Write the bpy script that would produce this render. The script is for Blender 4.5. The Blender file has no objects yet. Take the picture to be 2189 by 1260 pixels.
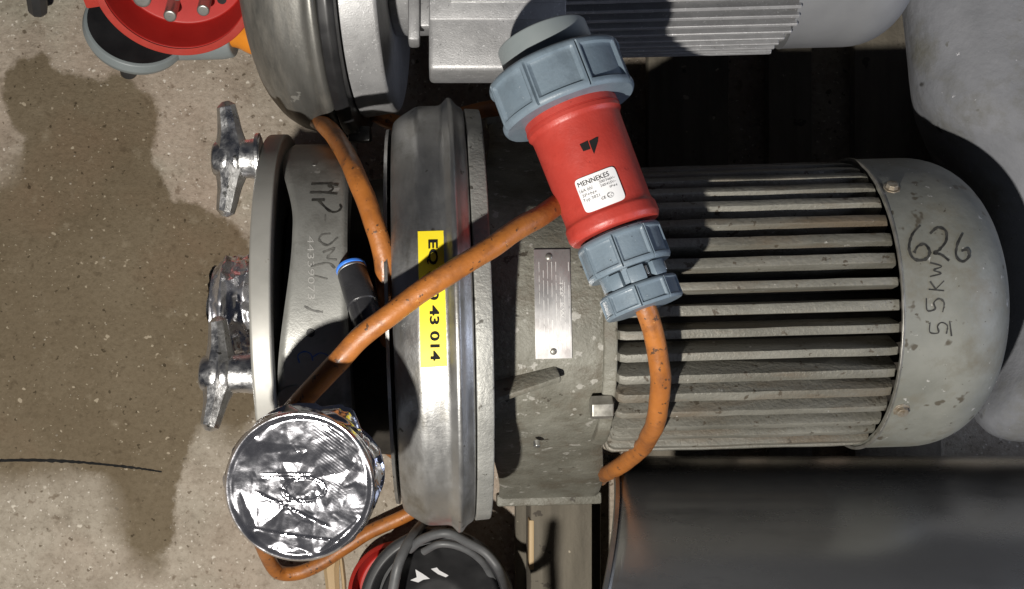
import bpy, bmesh, math, random
from mathutils import Vector, Matrix, noise, geometry
from mathutils.bvhtree import BVHTree
random.seed(7)
R_ = math.radians
sc = bpy.context.scene
C = sc.collection

# ------------------------------------------------------------ camera, world, lamps, exposure
F, X0, Y0, H = 2500.0, 930.0, 640.0, 1.27       # focal length in photo pixels, principal point, lens height (m)
cam = bpy.data.cameras.new('camera')
cam.sensor_width = 36.0
cam.lens = F / 2189 * 36
cam.shift_x = (1094.5 - X0) / 2189
cam.shift_y = (Y0 - 630.0) / 2189
cam.clip_start = .02
cam.clip_end = 50
camo = bpy.data.objects.new('camera', cam)
camo.location = (0, 0, H)
C.objects.link(camo)
sc.camera = camo

w = bpy.data.worlds.new('World')
sc.world = w
w.use_nodes = True
w.node_tree.nodes['Background'].inputs[0].default_value = (.62, .70, 1.0, 1)
w.node_tree.nodes['Background'].inputs[1].default_value = .030

LAMP = Vector((-.25, -.455, 1.30))
ld = bpy.data.lights.new('work_lamp', 'POINT')
ld.energy = 86
ld.color = (1.0, .955, .885)
ld.shadow_soft_size = .016
lo = bpy.data.objects.new('work_lamp', ld)
lo.location = LAMP
C.objects.link(lo)

ad = bpy.data.lights.new('vessel_fill', 'AREA')  # added bluish fill aimed at the vessel; stands in for ambient light
ad.energy = 4.6
ad.color = (.70, .78, 1.0)
ad.shape = 'RECTANGLE'
ad.size = .6
ad.size_y = .5
ao = bpy.data.objects.new('vessel_fill', ad)
ao.location = (1.30, -.05, .80)
ao.rotation_euler = (Vector((.62, -.05, .25)) - ao.location).to_track_quat('-Z', 'Y').to_euler()
C.objects.link(ao)

vs = sc.view_settings
vs.view_transform = 'Standard'
vs.look = 'None'
vs.exposure = 0
vs.gamma = 1
vs.use_curve_mapping = False
sc.cycles.use_denoising = True
sc.cycles.max_bounces = 8

# ------------------------------------------------------------ helpers
def P(px, py, z):
    k = (H - z) / F
    return Vector(((px - X0) * k, (Y0 - py) * k, z))

def ray(px, py):
    return Vector((0, 0, H)), Vector(((px - X0) / F, (Y0 - py) / F, -1.0))

def ray_cyl(px, py, M, R):
    """point on the cylinder round the local X axis of M seen at a photo pixel, in local coordinates"""
    o, d = ray(px, py)
    Mi = M.inverted()
    o = Mi @ o
    d = Mi.to_3x3() @ d
    a = d.y**2 + d.z**2
    b = 2 * (o.y * d.y + o.z * d.z)
    c = o.y**2 + o.z**2 - R * R
    q = max(b * b - 4 * a * c, 0)
    return o + d * ((-b - math.sqrt(q)) / (2 * a))

def ray_plane(px, py, M, z):
    o, d = ray(px, py)
    Mi = M.inverted()
    o = Mi @ o
    d = Mi.to_3x3() @ d
    return o + d * ((z - o.z) / d.z)

def catmull(pts, n=8):
    pts = [Vector(p) for p in pts]
    out = []
    e = [pts[0] * 2 - pts[1]] + pts + [pts[-1] * 2 - pts[-2]]
    for i in range(1, len(e) - 2):
        a, b, c, d = e[i - 1:i + 3]
        for k in range(n):
            t = k / n
            out.append(.5 * ((2 * b) + (c - a) * t + (2 * a - 5 * b + 4 * c - d) * t * t + (3 * b - a - 3 * c + d) * t**3))
    out.append(pts[-1])
    return out

def sm(a, b, x):
    t = max(0, min(1, (x - a) / (b - a)))
    return t * t * (3 - 2 * t)

def fbm(v, o=4):
    return noise.fractal(v, 1.0, 2.0, o)

def mesh_of(name, verts, faces):
    m = bpy.data.meshes.new(name)
    m.from_pydata([tuple(v) for v in verts], [], faces)
    return m

def finish(m, ang=35, smooth=True):
    bm = bmesh.new()
    bm.from_mesh(m)
    bmesh.ops.remove_doubles(bm, verts=bm.verts, dist=1e-6)
    bmesh.ops.recalc_face_normals(bm, faces=bm.faces)
    bm.to_mesh(m)
    bm.free()
    if smooth:
        m.shade_smooth()
        m.set_sharp_from_angle(angle=R_(ang))
    else:
        m.shade_flat()

def obj(name, mesh, mat, parent=None, fin=True, ang=35):
    if fin:
        finish(mesh, ang)
    if mat is not None and not mesh.materials:
        mesh.materials.append(mat)
    mesh.name = name
    o = bpy.data.objects.new(name, mesh)
    C.objects.link(o)
    o.parent = parent
    return o

def tag(o, label, cat, group=None, kind=None):
    if label: o['label'] = label
    if cat: o['category'] = cat
    if group: o['group'] = group
    if kind: o['kind'] = kind
    return o

def thing(name, label, cat, M, group=None):
    o = bpy.data.objects.new(name, None)
    o.empty_display_size = .05
    C.objects.link(o)
    o.matrix_world = M
    return tag(o, label, cat, group)

def recentre(o):
    """put the origin of a one-mesh thing at its base"""
    vs_ = [v.co for v in o.data.vertices]
    c = Vector(((min(v.x for v in vs_) + max(v.x for v in vs_)) / 2, (min(v.y for v in vs_) + max(v.y for v in vs_)) / 2, min(v.z for v in vs_)))
    o.data.transform(Matrix.Translation(-c))
    o.location = c
    return o

def join(ms):
    v, f = [], []
    for m in ms:
        n = len(v)
        v += [x.co.copy() for x in m.vertices]
        f += [[i + n for i in p.vertices] for p in m.polygons]
    return mesh_of('joined', v, f)

def xf(m, M):
    m.transform(M)
    return m

def lathe(prof, n=96, cap=True, M=None, fn=None):
    """revolve (x, r) round the X axis; fn(x, r, th) -> r may vary the radius"""
    v, f = [], []
    for x, r in prof:
        for k in range(n):
            th = 2 * math.pi * k / n
            rr = fn(x, r, th) if fn else r
            v.append((x, rr * math.sin(th), rr * math.cos(th)))
    for i in range(len(prof) - 1):
        for k in range(n):
            k2 = (k + 1) % n
            f.append((i * n + k, i * n + k2, (i + 1) * n + k2, (i + 1) * n + k))
    if cap:
        f.append(list(range(n))[::-1])
        f.append([(len(prof) - 1) * n + k for k in range(n)])
    m = mesh_of('lathe', v, f)
    if M is not None:
        m.transform(M)
    return m

def rounded(prof, r=.003, n=4):
    """round the inner corners of a profile"""
    out = [prof[0]]
    for a, b, c in zip(prof, prof[1:], prof[2:]):
        a, b, c = Vector(a), Vector(b), Vector(c)
        l1, l2 = (a - b).length, (c - b).length
        k = min(r, l1 * .45, l2 * .45)
        p, q = b + (a - b).normalized() * k, b + (c - b).normalized() * k
        for i in range(n + 1):
            t = i / n
            out.append(tuple((1 - t)**2 * p + 2 * t * (1 - t) * b + t * t * q))
    out.append(prof[-1])
    return out

def box(x0, x1, y0, y1, z0, z1, bev=0, seg=2, M=None):
    bm = bmesh.new()
    bmesh.ops.create_cube(bm, size=1)
    for v in bm.verts:
        v.co = Vector((x0 if v.co.x < 0 else x1, y0 if v.co.y < 0 else y1, z0 if v.co.z < 0 else z1))
    if bev:
        bmesh.ops.bevel(bm, geom=bm.edges[:], offset=bev, segments=seg, profile=.5, affect='EDGES')
    m = bpy.data.meshes.new('box')
    bm.to_mesh(m)
    bm.free()
    if M is not None:
        m.transform(M)
    return m

def prism(poly, z0, z1, bev=0, seg=3, M=None, top_only=False):
    bm = bmesh.new()
    lo_ = [bm.verts.new((x, y, z0)) for x, y in poly]
    hi_ = [bm.verts.new((x, y, z1)) for x, y in poly]
    n = len(poly)
    bm.faces.new(lo_[::-1])
    ft = bm.faces.new(hi_)
    for i in range(n):
        bm.faces.new((lo_[i], lo_[(i + 1) % n], hi_[(i + 1) % n], hi_[i]))
    bmesh.ops.recalc_face_normals(bm, faces=bm.faces)
    if bev:
        ed = list(ft.edges) if top_only else bm.edges[:]
        bmesh.ops.bevel(bm, geom=ed, offset=bev, segments=seg, profile=.5, affect='EDGES')
    m = bpy.data.meshes.new('prism')
    bm.to_mesh(m)
    bm.free()
    if M is not None:
        m.transform(M)
    return m

def tube(pts, r, n=14, sub=8, wob=0, smooth=True):
    ps = catmull(pts, sub) if smooth else [Vector(p) for p in pts]
    v, f = [], []
    up = Vector((.1, .2, 1)).normalized()
    for i, p in enumerate(ps):
        t = (ps[min(i + 1, len(ps) - 1)] - ps[max(i - 1, 0)]).normalized()
        a = (up - t * up.dot(t))
        if a.length < 1e-3:
            a = t.orthogonal()
        a.normalize()
        up = a
        b = t.cross(a)
        rr = r(i / (len(ps) - 1)) if callable(r) else r
        for k in range(n):
            th = 2 * math.pi * k / n
            q = rr * (1 + (wob * noise.noise(p * 60 + Vector((k, 0, 0))) if wob else 0))
            v.append(p + a * (q * math.cos(th)) + b * (q * math.sin(th)))
    for i in range(len(ps) - 1):
        for k in range(n):
            k2 = (k + 1) % n
            f.append((i * n + k, i * n + k2, (i + 1) * n + k2, (i + 1) * n + k))
    f.append(list(range(n))[::-1])
    f.append([(len(ps) - 1) * n + k for k in range(n)])
    return mesh_of('tube', v, f)

def grid_mesh(nx, ny, fn, wrap=False):
    v = [fn(i / (nx - 1), j / (ny - 1)) for i in range(nx) for j in range(ny)]
    f = [(i * ny + j, i * ny + j + 1, (i + 1) * ny + j + 1, (i + 1) * ny + j) for i in range(nx - 1) for j in range(ny - 1)]
    return mesh_of('grid', v, f)

def frame(a, b, up=Vector((0, 0, 1))):
    """matrix at a whose local X points to b and whose local Z is as near up as can be"""
    x = (b - a).normalized()
    y = up.cross(x).normalized()
    z = x.cross(y)
    M = Matrix((x, y, z)).transposed().to_4x4()
    M.translation = a
    return M

def ribbon(strokes, w, hit, sub=5):
    """marker strokes given in photo pixels, laid on the surface found by hit(px, py)"""
    v, f = [], []
    for s in strokes:
        ps = catmull([Vector((x, y, 0)) for x, y in s], sub) if len(s) > 2 else [Vector((x, y, 0)).copy() for x, y in s]
        n0 = len(v)
        for i, p in enumerate(ps):
            t = (ps[min(i + 1, len(ps) - 1)] - ps[max(i - 1, 0)]).normalized()
            nrm = Vector((-t.y, t.x, 0))
            ww = w * (.55 + 1.1 * abs(noise.noise(p * .11)))
            v.append(hit(*(p + nrm * ww)[:2]))
            v.append(hit(*(p - nrm * ww)[:2]))
        for i in range(len(ps) - 1):
            a = n0 + 2 * i
            f.append((a, a + 1, a + 3, a + 2))
    return mesh_of('ribbon', v, f)

def patch(quad, hit, nx=8, ny=8, rnd=0):
    """four photo pixels (clockwise from top left) -> sheet on the surface found by hit"""
    q = [Vector((x, y)) for x, y in quad]
    def pt(u, t):
        return (q[0] * (1 - u) + q[1] * u) * (1 - t) + (q[3] * (1 - u) + q[2] * u) * t
    if not rnd:
        return grid_mesh(nx, ny, lambda u, t: hit(*pt(u, t)))
    def fn(u, t):
        # squeeze the grid into a rounded rectangle
        U, T = 2 * u - 1, 2 * t - 1
        k = max(abs(U), abs(T))
        if k > 1e-6:
            ang = math.atan2(T, U)
            e = 10.0
            rad = (abs(math.cos(ang))**e + abs(math.sin(ang))**e)**(-1 / e)
            sq = 1 / max(abs(math.cos(ang)), abs(math.sin(ang)))
            U, T = U * rad / sq, T * rad / sq
        return hit(*pt((U + 1) / 2, (T + 1) / 2))
    return grid_mesh(nx, ny, fn)

def text_mesh(s, p0, p1, hpx, hit, bold=0):
    """lettering along the photo-pixel baseline p0 -> p1, letters hpx tall, laid on a surface"""
    cu = bpy.data.curves.new('lettering', 'FONT')
    cu.body = s
    cu.resolution_u = 3
    cu.offset = bold
    o = bpy.data.objects.new('lettering_source', cu)
    C.objects.link(o)
    bpy.context.view_layer.update()
    dg = bpy.context.evaluated_depsgraph_get()
    m = bpy.data.meshes.new_from_object(o.evaluated_get(dg))
    bpy.data.objects.remove(o)
    bpy.data.curves.remove(cu)
    xs = [v.co.x for v in m.vertices]
    x0, x1 = min(xs), max(xs)
    p0, p1 = Vector(p0), Vector(p1)
    d = (p1 - p0)
    u = d / (x1 - x0)
    upv = Vector((d.y, -d.x)).normalized() * (hpx / .73)
    for v in m.vertices:
        q = p0 + u * (v.co.x - x0) + upv * v.co.y
        v.co = hit(q.x, q.y)
    return m

# ------------------------------------------------------------ materials
MATS = {}
def mat(name, c1, c2=None, rough=.5, rvar=.12, metal=0.0, scale=25, stretch=(1, 1, 1), specks=(), bump=.0, bscale=300, detail=6,
        spec=.5, contrast=(.35, .65), coat=0, c3=None, s3=90):
    m = bpy.data.materials.new(name)
    m.use_nodes = True
    nt = m.node_tree
    N, L = nt.nodes, nt.links
    b = N['Principled BSDF']
    tc = N.new('ShaderNodeTexCoord')
    mp = N.new('ShaderNodeMapping')
    mp.inputs['Scale'].default_value = stretch
    oi = N.new('ShaderNodeObjectInfo')
    sh = N.new('ShaderNodeVectorMath')
    sh.operation = 'MULTIPLY_ADD'
    L.new(oi.outputs['Random'], sh.inputs[0])
    sh.inputs[1].default_value = (3.1, 4.7, 5.3)
    L.new(tc.outputs['Object'], sh.inputs[2])
    vobj = sh.outputs[0]
    L.new(vobj, mp.inputs['Vector'])
    def nz(s, dt=detail, vec=mp.outputs[0], rg=.6):
        n = N.new('ShaderNodeTexNoise')
        n.inputs['Scale'].default_value = s
        n.inputs['Detail'].default_value = dt
        n.inputs['Roughness'].default_value = rg
        L.new(vec, n.inputs['Vector'])
        return n
    def ramp(src, lo_, hi_, a=(0, 0, 0, 1), c=(1, 1, 1, 1)):
        r = N.new('ShaderNodeValToRGB')
        r.color_ramp.elements[0].position = lo_
        r.color_ramp.elements[1].position = hi_
        r.color_ramp.elements[0].color = a
        r.color_ramp.elements[1].color = c
        L.new(src, r.inputs[0])
        return r
    def mix(fac, a, c):
        x = N.new('ShaderNodeMix')
        x.data_type = 'RGBA'
        L.new(fac, x.inputs['Factor'])
        for sck, val in ((6, a), (7, c)):
            if isinstance(val, tuple):
                x.inputs[sck].default_value = (*val, 1)
            else:
                L.new(val, x.inputs[sck])
        return x.outputs[2]
    n1 = nz(scale)
    col = ramp(n1.outputs[0], contrast[0], contrast[1], (*c1, 1), (*(c2 or c1), 1)).outputs[0]
    if c3:
        col = mix(ramp(nz(s3, 8, rg=.7).outputs[0], .5, .68).outputs[0], col, c3)
    for sp_c, sp_s, sp_t in specks:
        n = nz(sp_s, 3, vobj)
        col = mix(ramp(n.outputs[0], sp_t, sp_t + .03).outputs[0], col, sp_c)
    L.new(col, b.inputs['Base Color'])
    b.inputs['Metallic'].default_value = metal
    b.inputs['Specular IOR Level'].default_value = spec
    if coat:
        b.inputs['Coat Weight'].default_value = coat
        b.inputs['Coat Roughness'].default_value = .25
    mr = N.new('ShaderNodeMapRange')
    mr.inputs['To Min'].default_value = max(.03, rough - rvar)
    mr.inputs['To Max'].default_value = rough + rvar
    mr.inputs['From Min'].default_value = .3
    mr.inputs['From Max'].default_value = .7
    L.new(nz(scale * 2.3).outputs[0], mr.inputs[0])
    L.new(mr.outputs[0], b.inputs['Roughness'])
    if bump:
        bp = N.new('ShaderNodeBump')
        bp.inputs['Strength'].default_value = 1
        bp.inputs['Distance'].default_value = bump
        L.new(nz(bscale, 5, vobj).outputs[0], bp.inputs['Height'])
        L.new(bp.outputs[0], b.inputs['Normal'])
    MATS[name] = m
    return m

cast = mat('grey_green_cast_paint', (.115, .11, .088), (.19, .185, .155), .55, .12, 0, 22, specks=(((.29, .28, .25), 70, .63), ((.05, .043, .032), 90, .67)), bump=.0012, bscale=260, c3=(.10, .086, .064), s3=30)
finmat = mat('grimy_motor_fins', (.112, .107, .088), (.205, .198, .170), .52, .14, .15, 35, (.25, 1, 1), specks=(((.075, .062, .045), 110, .64), ((.34, .33, .30), 160, .70)), bump=.0009, bscale=300, c3=(.125, .098, .068), s3=25)
coremat = mat('gap_shade_black', (.014, .012, .010), (.03, .026, .021), .85, .08, 0, 40, spec=.2)  # near-black paints the shade between the fins and behind parts
covermat = mat('fan_cover_paint', (.165, .167, .143), (.245, .246, .216), .5, .1, .15, 14, specks=(((.10, .088, .066), 40, .645), ((.42, .41, .38), 120, .685), ((.09, .08, .06), 150, .69)), bump=.0004, bscale=120, c3=(.165, .150, .112), s3=18)
steel = mat('brushed_stainless', (.34, .34, .335), (.50, .50, .49), .42, .12, .92, 18, (1.6, .6, .6), specks=(((.17, .165, .15), 70, .69),), bump=.0002, bscale=350, c3=(.25, .24, .215), s3=22)
steel_dark = mat('dark_stainless', (.11, .11, .102), (.22, .215, .20), .5, .12, .7, 20, (1.5, .35, .35), specks=(((.34, .335, .31), 48, .68),), c3=(.29, .275, .245), s3=18, bump=.0002, bscale=300)
flangemat = mat('pitted_flange_metal', (.23, .23, .215), (.33, .33, .31), .5, .1, .4, 30, specks=(((.09, .086, .076), 110, .64),), bump=.0008, bscale=330)
casing_m = mat('dull_casing_steel', (.20, .20, .187), (.27, .27, .253), .45, .1, .35, 16, specks=(((.36, .36, .345), 60, .70),), c3=(.135, .132, .12), s3=20, bump=.0002, bscale=500)
platemat = mat('front_plate_steel', (.25, .247, .228), (.32, .313, .29), .5, .08, .3, 20, specks=(((.16, .145, .12), 80, .70),))
chrome = mat('cast_chrome', (.55, .55, .55), (.74, .74, .74), .34, .12, 1.0, 60, bump=.0004, bscale=260, specks=(((.2, .2, .19), 120, .66),))
foil = mat('aluminium_foil', (.52, .52, .56), (.66, .66, .70), .13, .05, .965, 60, bump=.00005, bscale=700)
foil_matte = mat('brightened_foil', (.62, .62, .66), (.74, .74, .77), .27, .08, .93, 60, bump=.00008, bscale=600)  # paler, rougher foil copy; extra brightness put into the inlet wrap's colour
red = mat('red_plastic', (.35, .036, .026), (.41, .046, .033), .42, .09, 0, 30, bump=.0002, bscale=500, specks=(((.22, .022, .016), 150, .71),), c3=(.33, .034, .024), s3=70)
red_dark = mat('deep_red_plastic', (.34, .014, .011), (.39, .018, .013), .5, .05, 0, 30)
bluegrey = mat('blue_grey_plastic', (.130, .172, .210), (.155, .198, .238), .42, .09, 0, 40, bump=.0002, bscale=500, specks=(((.25, .29, .33), 240, .71), ((.06, .075, .09), 170, .70)), c3=(.112, .145, .176), s3=60)
greyplast = mat('pale_grey_plastic', (.19, .218, .225), (.215, .243, .25), .45, .06, 0, 30)
orange = mat('grubby_orange_cable', (.27, .092, .019), (.37, .132, .027), .45, .12, 0, 24, specks=(((.08, .038, .018), 150, .64), ((.5, .24, .09), 210, .70)), c3=(.17, .062, .020), s3=34, bump=.0006, bscale=150)
orange2 = mat('clean_orange_cable', (.68, .23, .02), (.74, .26, .022), .4, .05)
silver = mat('hammered_silver_paint', (.30, .30, .303), (.37, .37, .373), .45, .08, .4, 60, bump=.00022, bscale=900, specks=(((.50, .50, .505), 420, .63), ((.20, .20, .203), 500, .66)))
silver_cover = mat('silver_painted_sheet', (.24, .243, .25), (.29, .293, .30), .42, .06, .35, 16, specks=(((.45, .45, .45), 90, .72),))
black = mat('black_rubber_and_shade', (.010, .010, .011), (.020, .020, .021), .42, .1)  # black parts, also painted shade in the casing gap and ring face
blackpl = mat('black_fitting_plastic', (.020, .020, .022), (.034, .034, .037), .24, .06, bump=.0002, bscale=400)
blue = mat('blue_collar_plastic', (.04, .19, .72), (.05, .22, .78), .4)
yellow = mat('yellow_label_film', (.74, .60, .02), (.80, .65, .03), .45, .05, 0, 20, specks=(((.36, .29, .02), 150, .73),))
white = mat('white_label_film', (.70, .70, .71), (.74, .74, .75), .35, .04)
ink = mat('black_ink', (.008, .008, .008), (.013, .013, .013), .8, spec=.15)
marker = mat('worn_marker_ink', (.012, .012, .011), (.055, .053, .047), .5, .1, 0, 160)
faint = mat('faded_marker_ink', (.05, .05, .046), (.14, .137, .127), .5, .1, 0, 140)
greyink = mat('faded_grey_print', (.16, .16, .165), (.32, .32, .325), .5, .05, 0, 200)
bluepen = mat('blue_pen_ink', (.02, .07, .30), (.05, .13, .40), .5)
stamp = mat('stamped_digit_glint', (.50, .49, .465), (.62, .61, .58), .35, .05, .5)  # pale tone paints the glint on the engraved digits
plate_m = mat('nameplate_aluminium', (.55, .54, .535), (.68, .67, .665), .40, .08, .8, 40, (1, .5, 1), c3=(.30, .255, .245), s3=20)
plate_line = mat('engraved_plate_lines', (.66, .65, .63), (.76, .75, .73), .4, .05, .3)
rust = mat('rusty_screw', (.17, .13, .085), (.30, .28, .24), .5, .1, .4, 160)
boltm = mat('zinc_bolt', (.26, .25, .22), (.40, .39, .36), .38, .1, .7, 90)
tankmat = mat('grey_blue_tank_paint', (.125, .130, .142), (.20, .205, .222), .75, .08, 0, 9, specks=(((.05, .05, .05), 26, .70), ((.45, .45, .47), 130, .70), ((.12, .12, .115), 60, .68)), c3=(.115, .113, .10), s3=12, bump=.002, bscale=60, spec=.25)
shroudm = mat('dark_brushed_steel', (.27, .27, .265), (.34, .34, .335), .27, .04, .88, 8, (.3, 1, 1), specks=(((.3, .3, .3), 150, .72),), bump=.00008, bscale=500, c3=(.15, .15, .147), s3=9)
wood = mat('weathered_pallet_wood', (.085, .074, .056), (.165, .145, .112), .85, .08, 0, 30, (1, .10, 1), specks=(((.33, .29, .22), 70, .68), ((.05, .042, .032), 60, .67)), bump=.0012, bscale=160)
woodfresh = mat('fresh_split_wood', (.36, .25, .13), (.46, .345, .20), .7, .08, 0, 40, (1, .08, 1))
gritm = mat('pale_grit', (.30, .26, .2), (.50, .45, .37), .8, .05, 0, 300)
greycable = mat('grey_cable_sheath', (.075, .077, .08), (.11, .112, .115), .5, .08, 0, 50)
darkgrey = mat('dark_grey_plastic', (.022, .023, .025), (.036, .037, .039), .45, .08)
pinm = mat('nickel_pins', (.36, .36, .335), (.45, .45, .42), .36, .05, .8)
screwm = mat('steel_screw', (.5, .5, .48), (.6, .6, .58), .3, .05, .9)

# ------------------------------------------------------------ setting: concrete floor with a wet patch
WET = [(15, 150), (35, 128), (60, 120), (75, 125), (85, 112), (105, 120), (115, 140), (150, 158), (190, 165), (220, 172), (250, 155), (275, 150),
       (285, 180), (300, 195), (335, 220), (335, 270), (330, 320), (328, 345), (350, 380), (370, 430), (400, 430), (440, 445), (480, 465), (510, 485),
       (560, 560), (600, 700), (560, 860), (505, 948), (470, 925), (450, 913), (425, 912), (413, 939), (394, 987), (381, 1038), (373, 1089), (370, 1146),
       (355, 1193), (345, 1225), (290, 1212), (270, 1170), (245, 1120), (240, 1060), (215, 1015), (150, 1010), (90, 1022), (40, 1032), (-40, 1035),
       (-300, 1000), (-300, 420), (-20, 415), (0, 398), (20, 360), (33, 340), (53, 313), (50, 293), (20, 247), (7, 207), (2, 167)]
def sdf(poly, x, y):
    d = 1e18
    ins = False
    n = len(poly)
    for i in range(n):
        ax, ay = poly[i]
        bx, by = poly[i - 1]
        ex, ey = bx - ax, by - ay
        wx, wy = x - ax, y - ay
        t = max(0, min(1, (wx * ex + wy * ey) / (ex * ex + ey * ey)))
        qx, qy = wx - ex * t, wy - ey * t
        d = min(d, qx * qx + qy * qy)
        if (ay > y) != (by > y) and x < (bx - ax) * (y - ay) / (by - ay) + ax:
            ins = not ins
    return math.sqrt(d) * (1 if ins else -1)

def build_floor():
    wp = [P(x, y, 0)[:2] for x, y in WET]
    xs = [-3, -2, -1.2, -.8] + [-.62 + .008 * i for i in range(66)] + [0, .2, .5, 1, 1.6, 2.4, 3.4]
    ys = [-3, -2, -1.2, -.7] + [-.42 + .008 * i for i in range(100)] + [.45, .7, 1.2, 2, 3]
    v = [(x, y, 0) for x in xs for y in ys]
    ny = len(ys)
    f = [(i * ny + j, (i + 1) * ny + j, (i + 1) * ny + j + 1, i * ny + j + 1) for i in range(len(xs) - 1) for j in range(ny - 1)]
    m = mesh_of('floor', v, f)
    at = m.attributes.new('wet', 'FLOAT', 'POINT')
    at.data.foreach_set('value', [max(-.2, min(.2, sdf(wp, x, y))) for x, y, z in v])
    at = m.attributes.new('soft', 'FLOAT', 'POINT')
    spots = [(P(x, y, 0), r * H / F) for x, y, r in ((235, 1090, 95), (110, 1020, 95), (0, 1030, 90), (300, 1225, 80), (25, 370, 60), (470, 925, 60))]
    at.data.foreach_set('value', [.0045 + .020 * max([1 - sm(.3 * r, r, math.hypot(x - c.x, y - c.y)) for c, r in spots]) for x, y, z in v])
    mt = bpy.data.materials.new('concrete')
    mt.use_nodes = True
    N, L = mt.node_tree.nodes, mt.node_tree.links
    b = N['Principled BSDF']
    tc = N.new('ShaderNodeTexCoord')
    def nz(s, d=6, rg=.6):
        n = N.new('ShaderNodeTexNoise')
        n.inputs['Scale'].default_value = s
        n.inputs['Detail'].default_value = d
        n.inputs['Roughness'].default_value = rg
        L.new(tc.outputs['Object'], n.inputs['Vector'])
        return n.outputs[0]
    def ramp(src, a, c, ca=(0, 0, 0), cc=(1, 1, 1)):
        r = N.new('ShaderNodeValToRGB')
        r.color_ramp.elements[0].position = a
        r.color_ramp.elements[1].position = c
        r.color_ramp.elements[0].color = (*ca, 1)
        r.color_ramp.elements[1].color = (*cc, 1)
        L.new(src, r.inputs[0])
        return r.outputs[0]
    def mix(fac, a, c, mode='MIX', f=None):
        x = N.new('ShaderNodeMix')
        x.data_type = 'RGBA'
        x.blend_type = mode
        if fac is not None:
            L.new(fac, x.inputs['Factor'])
        else:
            x.inputs['Factor'].default_value = f
        for k, val in ((6, a), (7, c)):
            if isinstance(val, tuple):
                x.inputs[k].default_value = (*val, 1)
            else:
                L.new(val, x.inputs[k])
        return x.outputs[2]
    def mth(op, a, c):
        x = N.new('ShaderNodeMath')
        x.operation = op
        for k, val in ((0, a), (1, c)):
            if isinstance(val, (int, float)):
                x.inputs[k].default_value = val
            else:
                L.new(val, x.inputs[k])
        return x.outputs[0]
    def vor(s, feat='F1', rnd=1):
        n = N.new('ShaderNodeTexVoronoi')
        n.inputs['Scale'].default_value = s
        n.inputs['Randomness'].default_value = rnd
        L.new(tc.outputs['Object'], n.inputs['Vector'])
        return n
    def tint(base, src, lo, hi, colour):
        return mix(ramp(src, lo, hi), base, colour)
    def darken(base, src, lo, hi, k):
        return mix(ramp(src, lo, hi), base, mix(None, base, k, 'MULTIPLY', 1))
    dry = ramp(nz(9, 8, .65), .33, .68, (.305, .266, .212), (.425, .378, .312))
    dry = tint(dry, nz(3.2, 4), .45, .66, (.40, .325, .262))
    dry = tint(dry, nz(5.1, 5), .55, .72, (.36, .338, .272))
    dry = darken(dry, nz(26, 6, .7), .45, .72, (.68, .66, .63))
    dry = darken(dry, nz(150, 6, .75), .48, .74, (.62, .60, .57))
    dry = darken(dry, nz(62, 3, .55), .635, .70, (.62, .58, .54))
    dry = darken(dry, nz(118, 2, .5), .66, .71, (.45, .42, .38))
    dry = tint(dry, nz(95, 2, .5), .675, .72, (.58, .53, .45))
    dry = tint(dry, nz(230, 2, .5), .66, .71, (.62, .57, .50))
    wetc = ramp(nz(7, 8, .65), .3, .7, (.132, .101, .063), (.182, .146, .098))
    wetc = tint(wetc, nz(4.1, 4), .52, .68, (.175, .125, .080))
    wetc = darken(wetc, nz(170, 6, .75), .46, .74, (.70, .68, .64))
    wetc = darken(wetc, nz(58, 4, .6), .60, .70, (.74, .72, .70))
    wetc = darken(wetc, nz(135, 2, .5), .67, .71, (.42, .40, .36))
    wetc = tint(wetc, nz(41, 5, .65), .60, .75, (.225, .185, .130))
    wetc = tint(wetc, nz(88, 2, .5), .70, .735, (.36, .305, .225))
    wetc = tint(wetc, nz(210, 2, .5), .69, .73, (.35, .30, .22))
    a = N.new('ShaderNodeAttribute')
    a.attribute_name = 'wet'
    s = mth('ADD', a.outputs['Fac'], mth('ADD', mth('MULTIPLY', mth('SUBTRACT', nz(38, 8, .75), .5), .026), mth('MULTIPLY', mth('SUBTRACT', nz(110, 3, .6), .5), .012)))
    a2 = N.new('ShaderNodeAttribute')
    a2.attribute_name = 'soft'
    mask = N.new('ShaderNodeMapRange')
    mask.interpolation_type = 'SMOOTHSTEP'
    mask.inputs['From Min'].default_value = -1
    mask.inputs['From Max'].default_value = 1
    L.new(mth('DIVIDE', s, a2.outputs['Fac']), mask.inputs[0])
    col = mix(mask.outputs[0], dry, wetc)
    L.new(col, b.inputs['Base Color'])
    b.inputs['Roughness'].default_value = .8
    b.inputs['Specular IOR Level'].default_value = .25
    bp = N.new('ShaderNodeBump')
    bp.inputs['Distance'].default_value = .0026
    bp.inputs['Strength'].default_value = .9
    L.new(mth('ADD', nz(190, 8, .7), mth('MULTIPLY', nz(18, 4), 1.5)), bp.inputs['Height'])
    L.new(bp.outputs[0], b.inputs['Normal'])
    o = obj('floor', m, mt)
    tag(o, 'pale concrete floor with a dark damp patch', 'floor', kind='structure')
    return o
floor = build_floor()

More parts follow.
